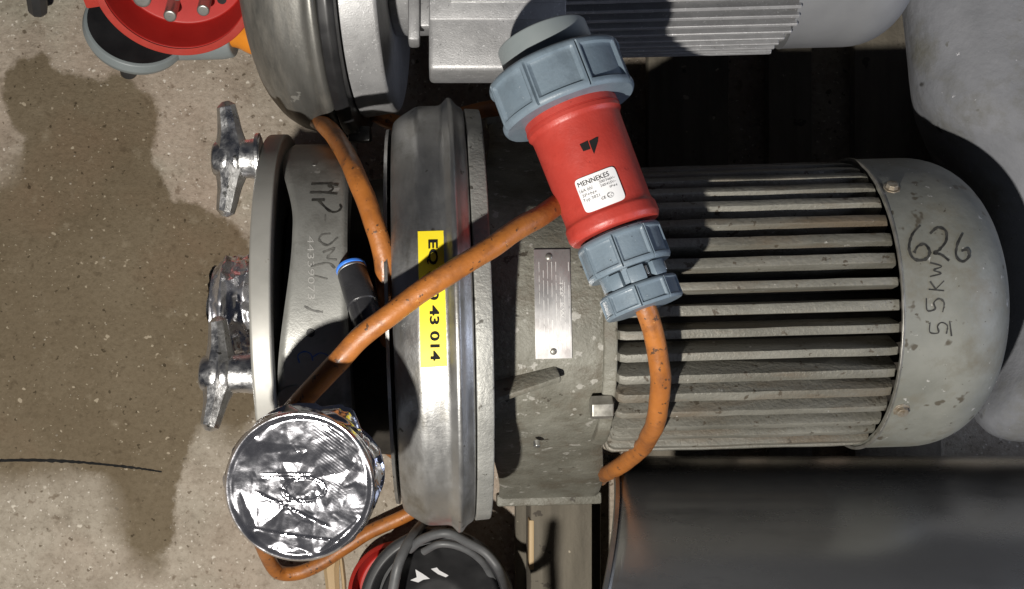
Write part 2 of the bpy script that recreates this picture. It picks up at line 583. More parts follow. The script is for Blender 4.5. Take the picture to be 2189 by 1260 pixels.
# pallet under the motors: weathered deck planks running across
PZ = .095
pal = thing('wooden_pallet', 'weathered wooden pallet with deck planks under the big finned motor', 'pallet', Matrix.Translation((.35, .05, 0)))
def plank(x0, x1, y0, y1, z0, z1, m=wood, name='plank', rz=0):
    ms = box(x0 - .35, x1 - .35, y0 - .05, y1 - .05, z0, z1, .002)
    return obj(name, ms, m, pal)
plank(.096, .158, -.46, .30, .0365, PZ, name='bearer')
for x0, x1 in ((.085, .175), (.225, .310), (.352, .398), (.443, .535)):
    plank(x0, x1, -.46, .52, .018, .036)
for y in (-.44, .02, .46):
    plank(.087, .533, y, y + .055, .002, .0175, name='cross_beam')
obj('split_edge', box(.0945 - .35, .0995 - .35, -.272 - .05, -.222 - .05, PZ - .019, PZ + .0008, .001), woodfresh, pal)

# ------------------------------------------------------------ main pump and motor
AX = .27
Mp = Matrix.Translation((0, -.0136, AX)) @ Matrix.Rotation(R_(1.6), 4, 'Z')     # axis frame
base = Matrix.Translation((0, 0, -(AX - PZ)))
pump = thing('motor_pump', 'large stainless pump with yellow label, bolted to a grey ribbed electric motor', 'pump', Mp @ base)
UP = Matrix.Translation((0, 0, AX - PZ))
def part(name, m, mt, parent=None, ang=35):
    m.transform(UP)
    return obj(name, m, mt, parent or pump, ang=ang)
def flat(name, m, mt, parent=None):
    m.transform(UP)
    return obj(name, m, mt, parent or pump, ang=80)

# clamp ring and flange
RB = .1765
ring = part('clamp_ring', lathe(rounded([(-.0305, .12), (-.0305, .163), (-.027, .1665), (-.022, .170), (-.012, RB - .0008), (-.009, RB), (.0065, RB), (.0095, RB + .001), (.0145, RB + .0065), (.0175, RB + .0062), (.0215, RB + .0005), (.0275, .1735), (.0275, .12)], .003), 160, False), steel)
part('back_flange', lathe(rounded([(.0283, .10), (.0283, .1735), (.041, .1725), (.041, .08)], .0015), 160, False,
     fn=lambda x, r, th: r - (.0012 * max(0, fbm(Vector((x * 80, math.cos(th) * 9, math.sin(th) * 9)))) if r > .15 else 0)), flangemat)
part('backing_disc', lathe([(-.036, .11), (-.036, .158), (-.0335, .1585), (-.0335, .11)], 128, False), steel)
HB = lambda off: (lambda x, y: ray_cyl(x, y, Mp, RB + off))
lab = flat('asset_label', patch([(893, 495), (955, 493), (961, 783), (899, 786)], HB(.0004), 4, 20), yellow, ring)
flat('lettering', text_mesh('EQ 300 43 014', (916, 513), (921, 772), 20, HB(.0009), .025), ink, ring)

# hub between casing and ring
part('shaft_housing', lathe(rounded([(-.080, .06), (-.080, .112), (-.036, .118), (-.036, .06)], .004), 96, False), coremat)

# casing barrel with lugs, cut back between them
RC = .1475
def xl(th):
    d = math.degrees(th)
    # th measured from the top towards +Y
    a = -.1045 - .0125 * sm(30, 60, d)
    return a - .0135 * sm(26, -24, d)
def casing_fn(u, t):
    th = -math.pi + 2 * math.pi * u
    x = xl(th) * (1 - t) + -.0635 * t
    r = RC
    e = min(t, 1 - t)
    r -= .003 * (1 - sm(0, .07, e))
    return (x, r * math.sin(th), r * math.cos(th))
cas = grid_mesh(241, 26, casing_fn)
casing = part('casing', cas, casing_m, ang=50)
part('casing_back', lathe([(-.0640, .05), (-.0640, .1445)], 128, False), casing_m)
part('casing_core', lathe([(-.117, .05), (-.116, .10), (-.066, .10)], 96, False), black)  # coloured black so the gap behind the front plate reads as shade
HC = lambda off: (lambda x, y: ray_cyl(x, y, Mp, RC + off))
flat('lettering', text_mesh('44339073', (657, 505), (659, 640), 15, HC(.0003), -.006), stamp, casing)
flat('marking', ribbon([[(665, 394), (695, 393), (723, 396)], [(662, 412), (690, 412), (721, 415)], [(700, 396), (712, 404), (700, 413)],
                        [(666, 428), (694, 428)], [(680, 429), (702, 450), (717, 454), (729, 446), (726, 437)]], 2.6, HC(.0004)), marker, casing)
flat('marking', ribbon([[(695, 460), (694, 477)], [(706, 500), (688, 503), (682, 514), (700, 525), (722, 508)], [(690, 540), (715, 532), (700, 552), (720, 556)],
                        [(664, 570), (700, 563), (716, 574)], [(672, 590), (700, 597)], [(650, 655), (668, 664), (690, 668)]], 2.6, HC(.0004)), faint, casing)
flat('marking', ribbon([[(640, 776), (637, 760), (650, 752), (664, 757), (669, 772)], [(668, 764), (684, 755), (700, 760), (706, 772), (695, 785), (680, 784)]], 1.6, HC(.0004)), bluepen, casing)
def hole(px, py, r, mt=black, name='hole', hit=None, depth=.0006):
    c = (hit or HC(.0002))(px, py)
    n = Vector((0, c.y, c.z)).normalized()
    m = lathe([(0, r), (depth, r * .9), (depth, 0.0001)], 14, False)
    m.transform(Matrix.Translation(c) @ n.to_track_quat('X', 'Z').to_matrix().to_4x4())
    return part(name, m, mt, casing)
hole(664, 712, .0032)
hole(672, 353, .0019, faint)
# raised lug pad near the bottom stud
pc = ray_cyl(632, 862, Mp, RC)
pn = Vector((0, pc.y, pc.z)).normalized()
m = lathe(rounded([(-.02, .015), (.0012, .015), (.0016, .001)], .001), 28, False)
m.transform(Matrix.Translation(pc) @ pn.to_track_quat('X', 'Z').to_matrix().to_4x4())
part('boss', m, casing_m)

# front plate
RPL = .1565
part('front_plate', lathe(rounded([(-.1345, .03), (-.1345, RPL - .002), (-.133, RPL), (-.1195, RPL), (-.1185, RPL - .0015), (-.1185, .05)], .0012), 160, False), platemat)
part('inlet_pipe', lathe(rounded([(-.134, .043), (-.176, .043), (-.176, .03)], .002), 64, False), steel)

# wing nuts on their studs
def wing_nut(px, py, zc, ax_px, tilt, lean, sc_=1.0, flip=1):
    """stud leaves the plate towards -X; the bar is a tapered two-armed handle"""
    Mi = Mp.inverted()
    hub = Mi @ P(px, py, zc)
    M = Matrix.Translation(hub) @ Matrix.Rotation(tilt, 4, 'X') @ Matrix.Rotation(lean, 4, 'Z')
    # stem: towards +X up to the plate
    Ls = -.1345 - hub.x
    st = lathe(rounded([(-.004, .0115), (.006, .0145 * sc_), (Ls * .55, .0142 * sc_), (Ls + .001, .0165 * sc_)], .003), 40, True)
    st.transform(Matrix.Translation(hub))
    sk = []
    # arms: swept tapered bars along local Y with a swollen hub
    pts, rad = [], []
    Lh = .0425 * sc_
    n = 26
    for i in range(n + 1):
        t = -1 + 2 * i / n
        pts.append(Vector((-.004 - .0035 * (abs(t)**2) + .006 * (1 - abs(t)) * .4, Lh * t, .004 * abs(t)**1.5)))
        a = abs(t)
        r = .0165 * (1 - sm(0, .6, a)) + .0102 * sm(.0, .6, a)
        r *= 1 - .20 * sm(.5, 1, a)
        if a > .9:
            r *= math.sqrt(max(.12, 1 - ((a - .9) / .1)**2 * .88))
        rad.append(r * sc_)
    it = lambda f: rad[min(len(rad) - 1, int(round(f * (len(rad) - 1))))]
    bar = tube(pts, it, 10, 1)
    for v in bar.vertices:
        v.co.x *= .86
        v.co += v.co.normalized() * .0004 * noise.noise(v.co * 120)
    bar.transform(M)
    hd = lathe(rounded([(-.0165, .002), (-.0165, .0125), (-.006, .0168), (.006, .0160), (.012, .010)], .003), 40, True)
    hd.transform(M)
    part('stud_collar', lathe(rounded([(Ls - .003, .012), (Ls - .003, .019 * sc_), (Ls, .019 * sc_)], .001), 40, True, Matrix.Translation(hub)), chrome)
    nut = part('wing_nut', join([bar, hd]), chrome, ang=24)
    part('stem', st, chrome, nut, ang=60)
    return nut
wing_nut(500, 341, .345, 0, R_(6), R_(-3), 1.06)
wing_nut(475, 800, .375, 0, R_(-6), R_(-5), 1.03)

# discharge branch that stands up beside the casing
CAPZ = .535
cp = Mp.inverted() @ P(640, 1043, CAPZ)
up_x = Matrix.Rotation(R_(-90), 4, 'Y')          # local X -> up
def vlathe(prof, n, M, cap=False, fn=None):
    m = lathe(prof, n, cap, fn=fn)
    m.transform(M @ up_x)
    return m
part('discharge_pipe', vlathe(rounded([(-.17, .027), (-.045, .027), (-.04, .029), (-.026, .0425), (-.02, .0435), (-.012, .0435), (-.012, .03)], .003), 64, Matrix.Translation(cp)), steel)

# push-in fitting
pf = part('hose_fitting', lathe(rounded([(-.006, .008), (-.004, .0095), (-.0035, .0098), (.022, .0102), (.0225, .0094), (.030, .0098), (.037, .0094), (.0415, .0070), (.0435, .004), (.044, .0005)], .0015), 36, True,
          fn=lambda x, r, th: r * (1 - .10 * (abs(math.sin(th * 2 + .8)) < .22 and x > .0225))), blackpl)
fm = Mp.inverted() @ frame(P(757, 594, .418), P(779, 664, .434)) @ Matrix.Scale(1.15, 4)
pf.data.transform(UP.inverted()); pf.data.transform(fm); pf.data.transform(UP)
for nm, a, b_, r, mt in (('release_collar', -.0085, -.0062, .0098, blue), ('collar_washer', -.0061, -.0041, .0096, steel)):
    mm = lathe(rounded([(a, .004), (a, r), (b_, r), (b_, .004)], .0006), 36, False)
    mm.transform(fm)
    part(nm, mm, mt, pf)

# adapter lantern with its feet
RA = .109
def adapter():
    sec = []
    for i in range(29):
        th = R_(-52 + 104 * i / 28)
        sec.append((RA * math.sin(th), RA * math.cos(th)))
    foot = (.186, -.158)
    sec = [(-foot[0], foot[1])] + [(-foot[0] + (RA * math.sin(R_(-52)) + foot[0]) * k / 6, foot[1] + (RA * math.cos(R_(52)) - foot[1]) * k / 6) for k in range(1, 6)] + sec
    sec += [(-y, z) for y, z in sec[:6]][::-1]
    v, f = [], []
    stations = [0, .04, .1, .9, .96, 1.0]
    n = len(sec)
    for s in stations:
        for y, z in sec:
            low = sm(.07, -.15, z)
            x = (.040 + .018 * low) * (1 - s) + (.1345 + .022 * low) * s
            k = 1 - (.012 if s in (0, 1.0) else 0)
            v.append((x, y * k, z * k if z > 0 else z))
    for i in range(len(stations) - 1):
        for k in range(n - 1):
            f.append((i * n + k, i * n + k + 1, (i + 1) * n + k + 1, (i + 1) * n + k))
    f.append([(len(stations) - 1) * n + k for k in range(n)])
    return mesh_of('adapter', v, f)
ada = part('bearing_bracket', adapter(), cast, ang=25)
for s in (-1, 1):
    part('foot', join([box(.056, .160, s * .188 - .006, s * .188 + .006, -.175, -.159, .002)]), cast)
part('web', box(-.026, .026, -.003, .003, -.010, .010, .0018, M=Matrix.Translation(Mp.inverted() @ P(1124, 817, .372)) @ Matrix.Rotation(R_(17), 4, 'Z') @ Matrix.Rotation(R_(38), 4, 'X')), cast)
HA = lambda off: (lambda x, y: ray_cyl(x, y, Mp, RA + off))
# nameplate
NPQ = [(1141, 534), (1218, 533), (1223, 766), (1145, 768)]
def slab(quad, h1, h0, nx, ny):
    a, b_ = patch(quad, h1, nx, ny), patch(quad, h0, nx, ny)
    v = [x.co.copy() for x in a.vertices] + [x.co.copy() for x in b_.vertices]
    n = nx * ny
    f = [list(p.vertices) for p in a.polygons] + [[i + n for i in p.vertices][::-1] for p in b_.polygons]
    rim = [i * ny for i in range(nx)] + [(nx - 1) * ny + j for j in range(1, ny)] + [i * ny + ny - 1 for i in range(nx - 2, -1, -1)] + list(range(ny - 2, 0, -1))
    for i in range(len(rim)):
        p, q = rim[i], rim[(i + 1) % len(rim)]
        f.append((p, q, q + n, p + n))
    return mesh_of('slab', v, f)
npl = part('nameplate', slab(NPQ, HA(.0016), HA(-.001), 4, 24), plate_m)
ln = []
for k in range(8):
    x = 1152 + 9 * k
    y = 560
    while y < 745:
        l = random.uniform(12, 42)
        if random.random() < .8:
            ln.append([(x + .02 * (y - 560), y), (x + .02 * (y - 560 + l), min(748, y + l))])
        y += l + random.uniform(3, 9)
flat('engraving', ribbon(ln, .7, HA(.0020)), plate_line, npl)
flat('lettering', text_mesh('TYP  KW', (1196, 600), (1199, 680), 8, HA(.0020)), plate_line, npl)
flat('lettering', text_mesh('IW', (1196, 735), (1206, 735), 8, HA(.0020)), plate_line, npl)
for x, y in ((1173, 549), (1183, 752)):
    c = HA(.0018)(x, y)
    n = Vector((0, c.y, c.z)).normalized()
    m = lathe(rounded([(-.001, .0027), (.0006, .0027), (.0014, .0012), (.0014, .0001)], .0005), 18, False)
    m.transform(Matrix.Translation(c) @ n.to_track_quat('X', 'Z').to_matrix().to_4x4())
    part('rivet', m, boltm, npl)
# chips and small screw on the flank
for x, y, z, r in ((1148, 953, .305, .0028),):
    m = lathe(rounded([(-.004, r), (.0012, r), (.0016, .0002)], .0005), 14, False)
    m.transform(Matrix.Translation(Mp.inverted() @ P(x, y, z)) @ Vector((0, -.85, .5)).to_track_quat('X', 'Z').to_matrix().to_4x4())
    part('screw', m, screwm)
# bolt head at the motor flange
bmx = Matrix.Translation(Mp.inverted() @ P(1287, 871, .362)) @ Matrix.Rotation(R_(42), 4, 'X')
part('bolt', join([lathe(rounded([(-.009, .0001), (-.009, .0092), (.008, .0095), (.008, .0001)], .0012), 6, False, bmx)]), boltm)
part('motor_flange', lathe(rounded([(.128, .06), (.128, .1125), (.1385, .1145), (.1385, .06)], .002), 120, False,
     fn=lambda x, r, th: r - (.0015 * max(0, fbm(Vector((x * 60, math.cos(th) * 16, math.sin(th) * 16)))) if r > .1 else 0)), cast)

# motor: barrel, individual fins, fan cover
def motor(parent, puter, x0, x1, rc, rf, nf, tf, xc0, xc1, rcov, m_core, m_fin, m_cov, dome=.055):
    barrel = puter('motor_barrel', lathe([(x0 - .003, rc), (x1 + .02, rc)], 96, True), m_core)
    shapes = []
    NV = 9
    for k in range(NV):
        t0, t1 = tf * random.uniform(.53, .70), tf * random.uniform(.42, .56)
        dr = random.uniform(-.0012, .0006)
        v, f = [], []
        rs = [(x0, rc - .004), (x0, rf - .006 + dr), (x0 + .0015, rf - .0022 + dr), (x0 + .006, rf + dr)]
        rs += [(x0 + .006 + (x1 - x0 - .014) * q / 11, rf + dr + random.uniform(-.0004, .0003)) for q in range(1, 11)]
        rs += [(x1 - .008, rf - .0002 + dr), (x1 - .002, rf - .0012 + dr), (x1, rf - .007), (x1, rc - .004)]
        jit = [random.uniform(-.00025, .00025) for _ in rs]
        for s in (-1, 1):
            for i, (x, r) in enumerate(rs):
                q = (r - rc + .004) / (rf - rc + .004)
                v.append((x, s * (t0 * (1 - q) + t1 * q) * .98 + (jit[i] * (1 if s > 0 else .4) if q > .8 else 0), r))
        # narrow outer bevel strip
        n = len(rs)
        f.append(list(range(n)))
        f.append([n + i for i in range(n)][::-1])
        for i in range(n - 1):
            f.append((i, n + i, n + i + 1, i + 1))
        mm = mesh_of('fin', v, f)
        mm.transform(UP if parent is pump else Matrix.Identity(4))
        bm = bmesh.new(); bm.from_mesh(mm)
        bmesh.ops.recalc_face_normals(bm, faces=bm.faces)
        ed = [e for e in bm.edges if len(e.link_faces) == 2 and e.calc_face_angle() > R_(60)]
        bmesh.ops.bevel(bm, geom=ed, offset=.0007, segments=2, profile=.5, affect='EDGES')
        bm.to_mesh(mm); bm.free()
        mm.materials.append(m_fin)
        mm.shade_smooth(); mm.set_sharp_from_angle(angle=R_(35))
        shapes.append(mm)
    off = UP if parent is pump else Matrix.Identity(4)
    for k in range(nf):
        a = 2 * math.pi * (k + random.uniform(-.05, .05)) / nf
        o = bpy.data.objects.new('fin', shapes[(k * 5) % NV])
        C.objects.link(o)
        o.parent = barrel
        # rotate round the axis (which sits at the UP offset in the parent's space)
        o.matrix_local = off @ Matrix.Rotation(a, 4, 'X') @ off.inverted()
    prof = [(xc0 + .0012, rcov - .006), (xc0, rcov - .0002), (xc0, rcov + .0008), (xc0 + .004, rcov)]
    xs = xc0 + (xc1 - xc0) * .42
    prof.append((xs, rcov))
    L_ = xc1 - xs
    for i in range(1, 15):
        a = math.pi / 2 * i / 14
        prof.append((xs + L_ * math.sin(a)**.95, rcov - dome * (1 - math.cos(a))))
    prof.append((xc1 + .0005, .001))
    cov = puter('fan_cover', lathe(prof, 160, False), m_cov, ang=40)
    puter('cover_rim', lathe(rounded([(xc0 - .0008, rcov - .0012), (xc0 - .0008, rcov + .0013), (xc0 + .0010, rcov + .0013), (xc0 + .0010, rcov - .0012)], .0004), 160, False), boltm, cov)  # lighter metal lip paints the highlight along the worn cover edge
    return barrel, cov
RCOV = .1225
barrel, cover = motor(pump, part, .138, .352, .094, .1205, 42, .0074, .3515, .452, RCOV, coremat, finmat, covermat)
HV = lambda off: (lambda x, y: ray_cyl(x, y, Mp, RCOV + off))
flat('marking', ribbon([[(1967, 482), (1950, 502), (1943, 528), (1949, 549), (1963, 557), (1981, 553), (1987, 538), (1977, 523), (1962, 527), (1954, 541)],
                        [(1988, 500), (2004, 487), (2021, 494), (2022, 516), (2006, 536), (1996, 541), (2012, 545), (2029, 558)],
                        [(2057, 500), (2046, 524), (2044, 548), (2058, 560), (2071, 549), (2068, 534), (2055, 537)]], 3.6, HV(.0005)), marker, cover)
flat('marking', ribbon([[(1988, 690), (1988, 711), (2006, 712), (2004, 698), (2013, 690), (2025, 697), (2023, 714)], [(2030, 688), (2034, 719)],
                        [(1980, 638), (1982, 664), (1999, 661), (1996, 648), (2007, 639), (2018, 648), (2015, 668)],
                        [(1985, 619), (2018, 622)], [(2001, 620), (1988, 602)], [(2001, 618), (2018, 601)], [(1988, 592), (2012, 585), (1996, 578), (2013, 570), (1988, 562)]], 1.9, HV(.0005)), marker, cover)
for x, y in ((1906, 402), (1927, 876)):
    c = HV(0)(x, y)
    n = Vector((0, c.y, c.z)).normalized()
    m = lathe(rounded([(-.002, .0068), (.0006, .0068), (.0008, .0048), (.0042, .0046), (.0046, .0002)], .0005), 8, False)
    m.transform(Matrix.Translation(c) @ n.to_track_quat('X', 'Z').to_matrix().to_4x4())
    part('screw', m, rust, cover)

# ------------------------------------------------------------ foil covers
def crumple(v, s, a, o=3):
    return a * (noise.ridged_multi_fractal(v * s, 1.0, 2.0, o, 1.0, 2.0) - 1.0)
def cell(v, s):
    d = noise.voronoi(v * s)[0]
    return d[1] - d[0]
def crease_field(w_, h_, n, amp, seed, wrap=False):
    """height field of flat facets between random points: sheet metal creased by hand"""
    rnd = random.Random(seed)
    pts = [(rnd.uniform(0, w_), rnd.uniform(0, h_), rnd.uniform(-amp, amp)) for _ in range(n)]
    if wrap:
        pts = pts + [(x - w_, y, z) for x, y, z in pts] + [(x + w_, y, z) for x, y, z in pts]
        pts += [(-w_, -h_, 0), (2 * w_, -h_, 0), (-w_, 2 * h_, 0), (2 * w_, 2 * h_, 0)]
    else:
        pts += [(-w_, -h_, 0), (2 * w_, -h_, 0), (-w_, 2 * h_, 0), (2 * w_, 2 * h_, 0)]
    vv, _, ff, vo, _, _ = geometry.delaunay_2d_cdt([Vector((x, y)) for x, y, z in pts], [], [], 0, 1e-9)
    tree = BVHTree.FromPolygons([(p.x, p.y, pts[vo[i][0]][2]) for i, p in enumerate(vv)], ff)
    def at(u, t):
        hit = tree.ray_cast(Vector((u, t, 1)), Vector((0, 0, -1)))[0]
        return hit.z if hit else 0.0
    return at
def foil_cap():
    RF = .0470
    big = crease_field(.1, .1, 26, .0021, 21)
    mid = crease_field(.1, .1, 110, .00045, 8)
    small = crease_field(.1, .1, 620, .00016, 3)
    v, f = [], []
    n, nr = 220, 84
    def top(r, th):
        x, y = r * math.cos(th), r * math.sin(th)
        z = -.0016 * (1 - sm(.042, .0458, r))
        k = 1 - sm(.0415, .0458, r)
        z += (big(x + .05, y + .05) + mid(x + .05, y + .05) + small(x + .05, y + .05)) * k
        # fine pressed pattern on one side, faint ovals and lines pressed into the sheet
        z += .00007 * math.sin((x * .6 + y * .8) * 3600) * sm(.012, .03, x + .3 * y) * k
        for ax_, bx_ in ((.0135, .0080), (.0120, .0068)):
            e = abs(math.hypot((x - .003) / ax_, (y + .002) / bx_) - 1)
            z += .00032 * (1 - sm(0, .07, e)) * k
        for yy in (.008, .006, -.010):
            z += .0003 * (1 - sm(0, .0006, abs(y - yy))) * sm(.018, .012, abs(x + .008)) * k
        z += .0006 * (1 - sm(.0, .0008, abs(y + .031 + .14 * x))) * k
        z += .0006 * (1 - sm(.0, .0009, abs((y + .014) + .48 * (x + .005)))) * sm(.026, .018, abs(x + .004)) * k
        return z
    v.append((0, 0, top(0, 0)))
    for i in range(1, nr + 1):
        r = RF * i / nr
        for k in range(n):
            th = 2 * math.pi * k / n
            v.append((r * math.cos(th), r * math.sin(th), top(r, th) - .0022 * sm(.0458, RF, r)))
    for k in range(n):
        f.append((0, 1 + k, 1 + (k + 1) % n))
    for i in range(nr - 1):
        for k in range(n):
            k2 = (k + 1) % n
            a = 1 + i * n
            f.append((a + k, a + n + k, a + n + k2, a + k2))
    b0 = 1 + (nr - 1) * n
    ns = 30
    w_ = 2 * math.pi * RF
    c1 = crease_field(w_, .036, 75, .0030, 4, True)
    c2 = crease_field(w_, .036, 320, .0008, 6, True)
    c3 = crease_field(w_, .036, 60, .0050, 9, True)
    for j in range(1, ns + 1):
        t = j / ns
        for k in range(n):
            th = 2 * math.pi * k / n
            u = RF * th
            wr = c1(u, .036 * t) + c2(u, .036 * t)
            ragged = sm(.5, 1, t) * max(0, math.cos(th - 1.0)) * abs(c3(u, .03)) * 1.5
            r = RF + .0004 + wr * sm(0, .25, t) + ragged
            z = -.0022 - .030 * t + .7 * c3(u, .036) * sm(.6, 1, t)
            v.append((r * math.cos(th), r * math.sin(th), z))
        a = b0 + (j - 1) * n
        for k in range(n):
            k2 = (k + 1) % n
            f.append((a + k, a + n + k, a + n + k2, a + k2))
    return mesh_of('foil', v, f)
fc = obj('foil_cover', foil_cap(), foil, ang=28)
fc.location = P(640, 1041, CAPZ)
tag(fc, 'round crumpled aluminium foil cap over the upright pump outlet', 'foil cover')

def foil_inlet():
    w_ = 2 * math.pi * .045
    c1 = crease_field(w_, .042, 70, .0026, 14, True)
    c2 = crease_field(w_, .042, 420, .0009, 16, True)
    def fn(u, t):
        th = 2 * math.pi * u
        x = -.006 + .040 * t
        r = .0455 * (1 - .12 * (1 - sm(0, .2, t)))
        pleat = ((t * 4.3) % 1.0)
        r += .0026 * abs(pleat - .5) * sm(.08, .2, t) * (1 - sm(.75, .9, t))       # bands pressed round the pipe thread
        r += c1(w_ * u, .042 * t) * .8 + c2(w_ * u, .042 * t)
        x += .8 * c1(w_ * ((u + .37) % 1), .042 * t)
        return (x, r * math.sin(th), r * math.cos(th))
    m1 = grid_mesh(241, 56, fn)
    c3 = crease_field(.08, .08, 120, .0014, 17)
    def fr(u, t):
        th = 2 * math.pi * u
        r = .039 * t
        y, z = r * math.sin(th), r * math.cos(th)
        return (-.008 + c3(y + .04, z + .04), y, z)
    return join([m1, grid_mesh(121, 24, fr)])
fi = obj('foil_cover', foil_inlet(), foil_matte, ang=28)
Mf = Mp @ Matrix.Translation((-.174, .008, .024))
fi.matrix_world = Mf
tag(fi, 'wrinkled foil wrapped round the pump inlet beside the lower wing nut', 'foil cover')

# ------------------------------------------------------------ power plug with its orange cable
A_, B_ = P(1157, 80, .410), P(1379, 660, .443)
Mq = frame(A_, B_)
LQ = (B_ - A_).length
plug = thing('power_plug', 'red and blue-grey industrial plug with white sticker, on an orange cable', 'plug', Mq)
def sx(s): return (s + 122) / 622 * LQ
def sr(px, s):
    z = A_.z + (B_.z - A_.z) * (s + 122) / 622
    return px * (H - z) / F
def qpart(name, m, mt, parent=None, ang=35): return obj(name, m, mt, parent or plug, ang=ang)
def panel_nut(s0, s1, rpx, ph, nl=8, depth=.0022, inner=.6, lip=.0016):
    x0_, x1_ = sx(s0), sx(s1)
    R0 = sr(rpx, (s0 + s1) / 2)
    n, nx = 320, 30
    Lx = x1_ - x0_
    v, f = [], []
    prof = []
    for i in range(nx + 1):
        t = i / nx
        prof.append((t, 1))
    rows = [(0, inner, 1)] + [(0, .90, 1), (.0, .955, 1)] + [(t, 1, 0) for t in [.03 + .94 * i / 26 for i in range(27)]] + [(1, .955, 1), (1, .90, 1), (1, inner, 1)]
    for t, k, flat_ in rows:
        for q in range(n):
            th = 2 * math.pi * q / n
            a = ((th - ph) * nl / (2 * math.pi)) % 1.0
            e = min(a, 1 - a)                      # distance from the rib line, in lobes
            chord = math.cos(math.pi / nl * .62) / math.cos((a - .5) * 2 * math.pi / nl * .62)
            r = R0 * k * (1 - (1 - chord) * .55)
            if not flat_:
                inside = sm(.07, .10, e) * sm(.13, .19, t) * (1 - sm(.81, .87, t))
                r -= depth * inside
                r -= .0022 * (1 - sm(.004, .016, abs(a - .018))) * sm(.05, .12, t) * (1 - sm(.92, .99, t))
                r -= .0012 * (1 - sm(0, .09, min(t, 1 - t)))
            v.append((x0_ + Lx * t, r * math.sin(th), r * math.cos(th)))
    nr = len(rows)
    for i in range(nr - 1):
        for q in range(n):
            q2 = (q + 1) % n
            f.append((i * n + q, i * n + q2, (i + 1) * n + q2, (i + 1) * n + q))
    return mesh_of('nut', v, f)
# local Y of the plug frame: up x axis; ribs were read off the photo at +14, -32, +60 degrees towards the image right
sgn = 1
def th_of(deg): return R_(-deg) if (Mq.to_3x3() @ Vector((0, 1, 0))).x < 0 else R_(deg)
qpart('end_cap', lathe(rounded([(sx(-122), .001), (sx(-122), sr(99, -110)), (sx(-40), sr(101, -50)), (sx(-40), .01)], .0016), 96, False), greyplast)
nut1 = qpart('coupling_nut', panel_nut(-52, 57, 149, th_of(14), inner=.60), bluegrey, ang=30)
qpart('nut_seal', lathe(rounded([(sx(-58), .02), (sx(-58), sr(104, -55)), (sx(-50), sr(104, -50)), (sx(-50), .02)], .001), 72, False), black)
body = qpart('plug_body', lathe(rounded([(sx(30), .02), (sx(30), sr(101, 40)), (sx(84), sr(104, 80)), (sx(85), sr(103, 85)), (sx(92), sr(98.5, 92)), (sx(110), sr(97.5, 110)), (sx(283), sr(95.5, 280)), (sx(290), sr(97, 290)), (sx(296), sr(101, 296)), (sx(318), sr(101.5, 318)), (sx(329), sr(96, 329)), (sx(330), .02)], .0012), 128, False), red, ang=28)
qpart('groove', lathe([(sx(72), sr(103.5, 72) + .0002), (sx(73.5), sr(100, 73)), (sx(75), sr(104, 75) + .0002)], 128, False), red_dark, body)
nut2 = qpart('gland_nut', panel_nut(338, 416, 93, th_of(28.6), inner=.55, depth=.0016), bluegrey, ang=30)
RN = sr(70, 430)
qpart('gland_neck', lathe(rounded([(sx(330), .005), (sx(330), RN * .99), (sx(470), RN), (sx(470), .005)], .001), 64, False), bluegrey)
nut3 = qpart('strain_relief_nut', panel_nut(452, 501, 86, th_of(33), inner=.25, depth=.0014), bluegrey, ang=30)
# clamp blocks and screw in the neck
for dg, wd in ((-38, .010), (-2, .012), (38, .011)):
    a = th_of(dg)
    Mb = Matrix.Rotation(-a, 4, 'X')
    qpart('clamp_block', box(sx(419), sx(450), -wd / 2, wd / 2, RN - .004, RN + .0035, .0008, M=Mb), bluegrey)
for dg in (14, 58):
    Mb = Matrix.Rotation(-th_of(dg), 4, 'X')
    qpart('clamp_slot', box(sx(420), sx(449), -.0028, .0028, RN - .003, RN + .0008, .0003, M=Mb), black)
    qpart('clamp_screw', lathe(rounded([(-.003, .0018), (.003, .0018), (.003, .0001)], .0005), 12, False, M=Mb @ Matrix.Translation((sx(434), 0, RN + .001))), screwm)
RQ = sr(96.3, 190)
HQ = lambda off: (lambda x, y: ray_cyl(x, y, Mq, RQ + off))
obj('sticker', patch([(1226, 387), (1312, 354), (1339, 425), (1253, 458)], HQ(.0010), 22, 18, rnd=1), white, plug, ang=80)
def qtext(s, p0, p1, h, mt=ink, bold=0): obj('lettering', text_mesh(s, p0, p1, h, HQ(.0014), bold), mt, plug, ang=80)
qtext('MENNEKES', (1237, 402), (1303, 376), 11, ink, 0)
qtext('16A 6h/', (1240, 415), (1268, 404), 8, greyink)
qtext('3P+N+', (1246, 424), (1277, 412), 7, greyink)
qtext('Typ 3821', (1248, 434), (1283, 420), 7, greyink)
qtext('200/346V~', (1281, 393), (1315, 381), 6, greyink)
qtext('240/415V~', (1284, 401), (1317, 389), 6, greyink)
qtext('IP44', (1304, 402), (1320, 397), 5, greyink)
qtext('CE', (1287, 428), (1296, 424), 6, ink)
cx_, cy_ = 1305, 417
obj('emblem', ribbon([[(cx_ + 7 * math.cos(k * .5236), cy_ + 5.5 * math.sin(k * .5236)) for k in range(13)], [(cx_ - 3 + 3 * math.cos(a), cy_ + 3 * math.sin(a)) for a in (1, 2, 3, 4, 5)], [(cx_ + 3 + 2.5 * math.cos(a), cy_ + 2.5 * math.sin(a)) for a in (1, 2, 3, 4, 5)]], .5, HQ(.0014)), greyink, plug, ang=80)
def poly_hit(ps, hit):
    m = mesh_of('poly', [hit(*p) for p in ps], [list(range(len(ps)))])
    return m
obj('arrow_mark', join([poly_hit([(1239, 309), (1256, 301), (1262, 319), (1247, 324)], HQ(.0008)), poly_hit([(1259, 302), (1274, 294), (1279, 293), (1278, 304), (1270, 330), (1264, 316)], HQ(.0008))]), ink, plug, ang=80)

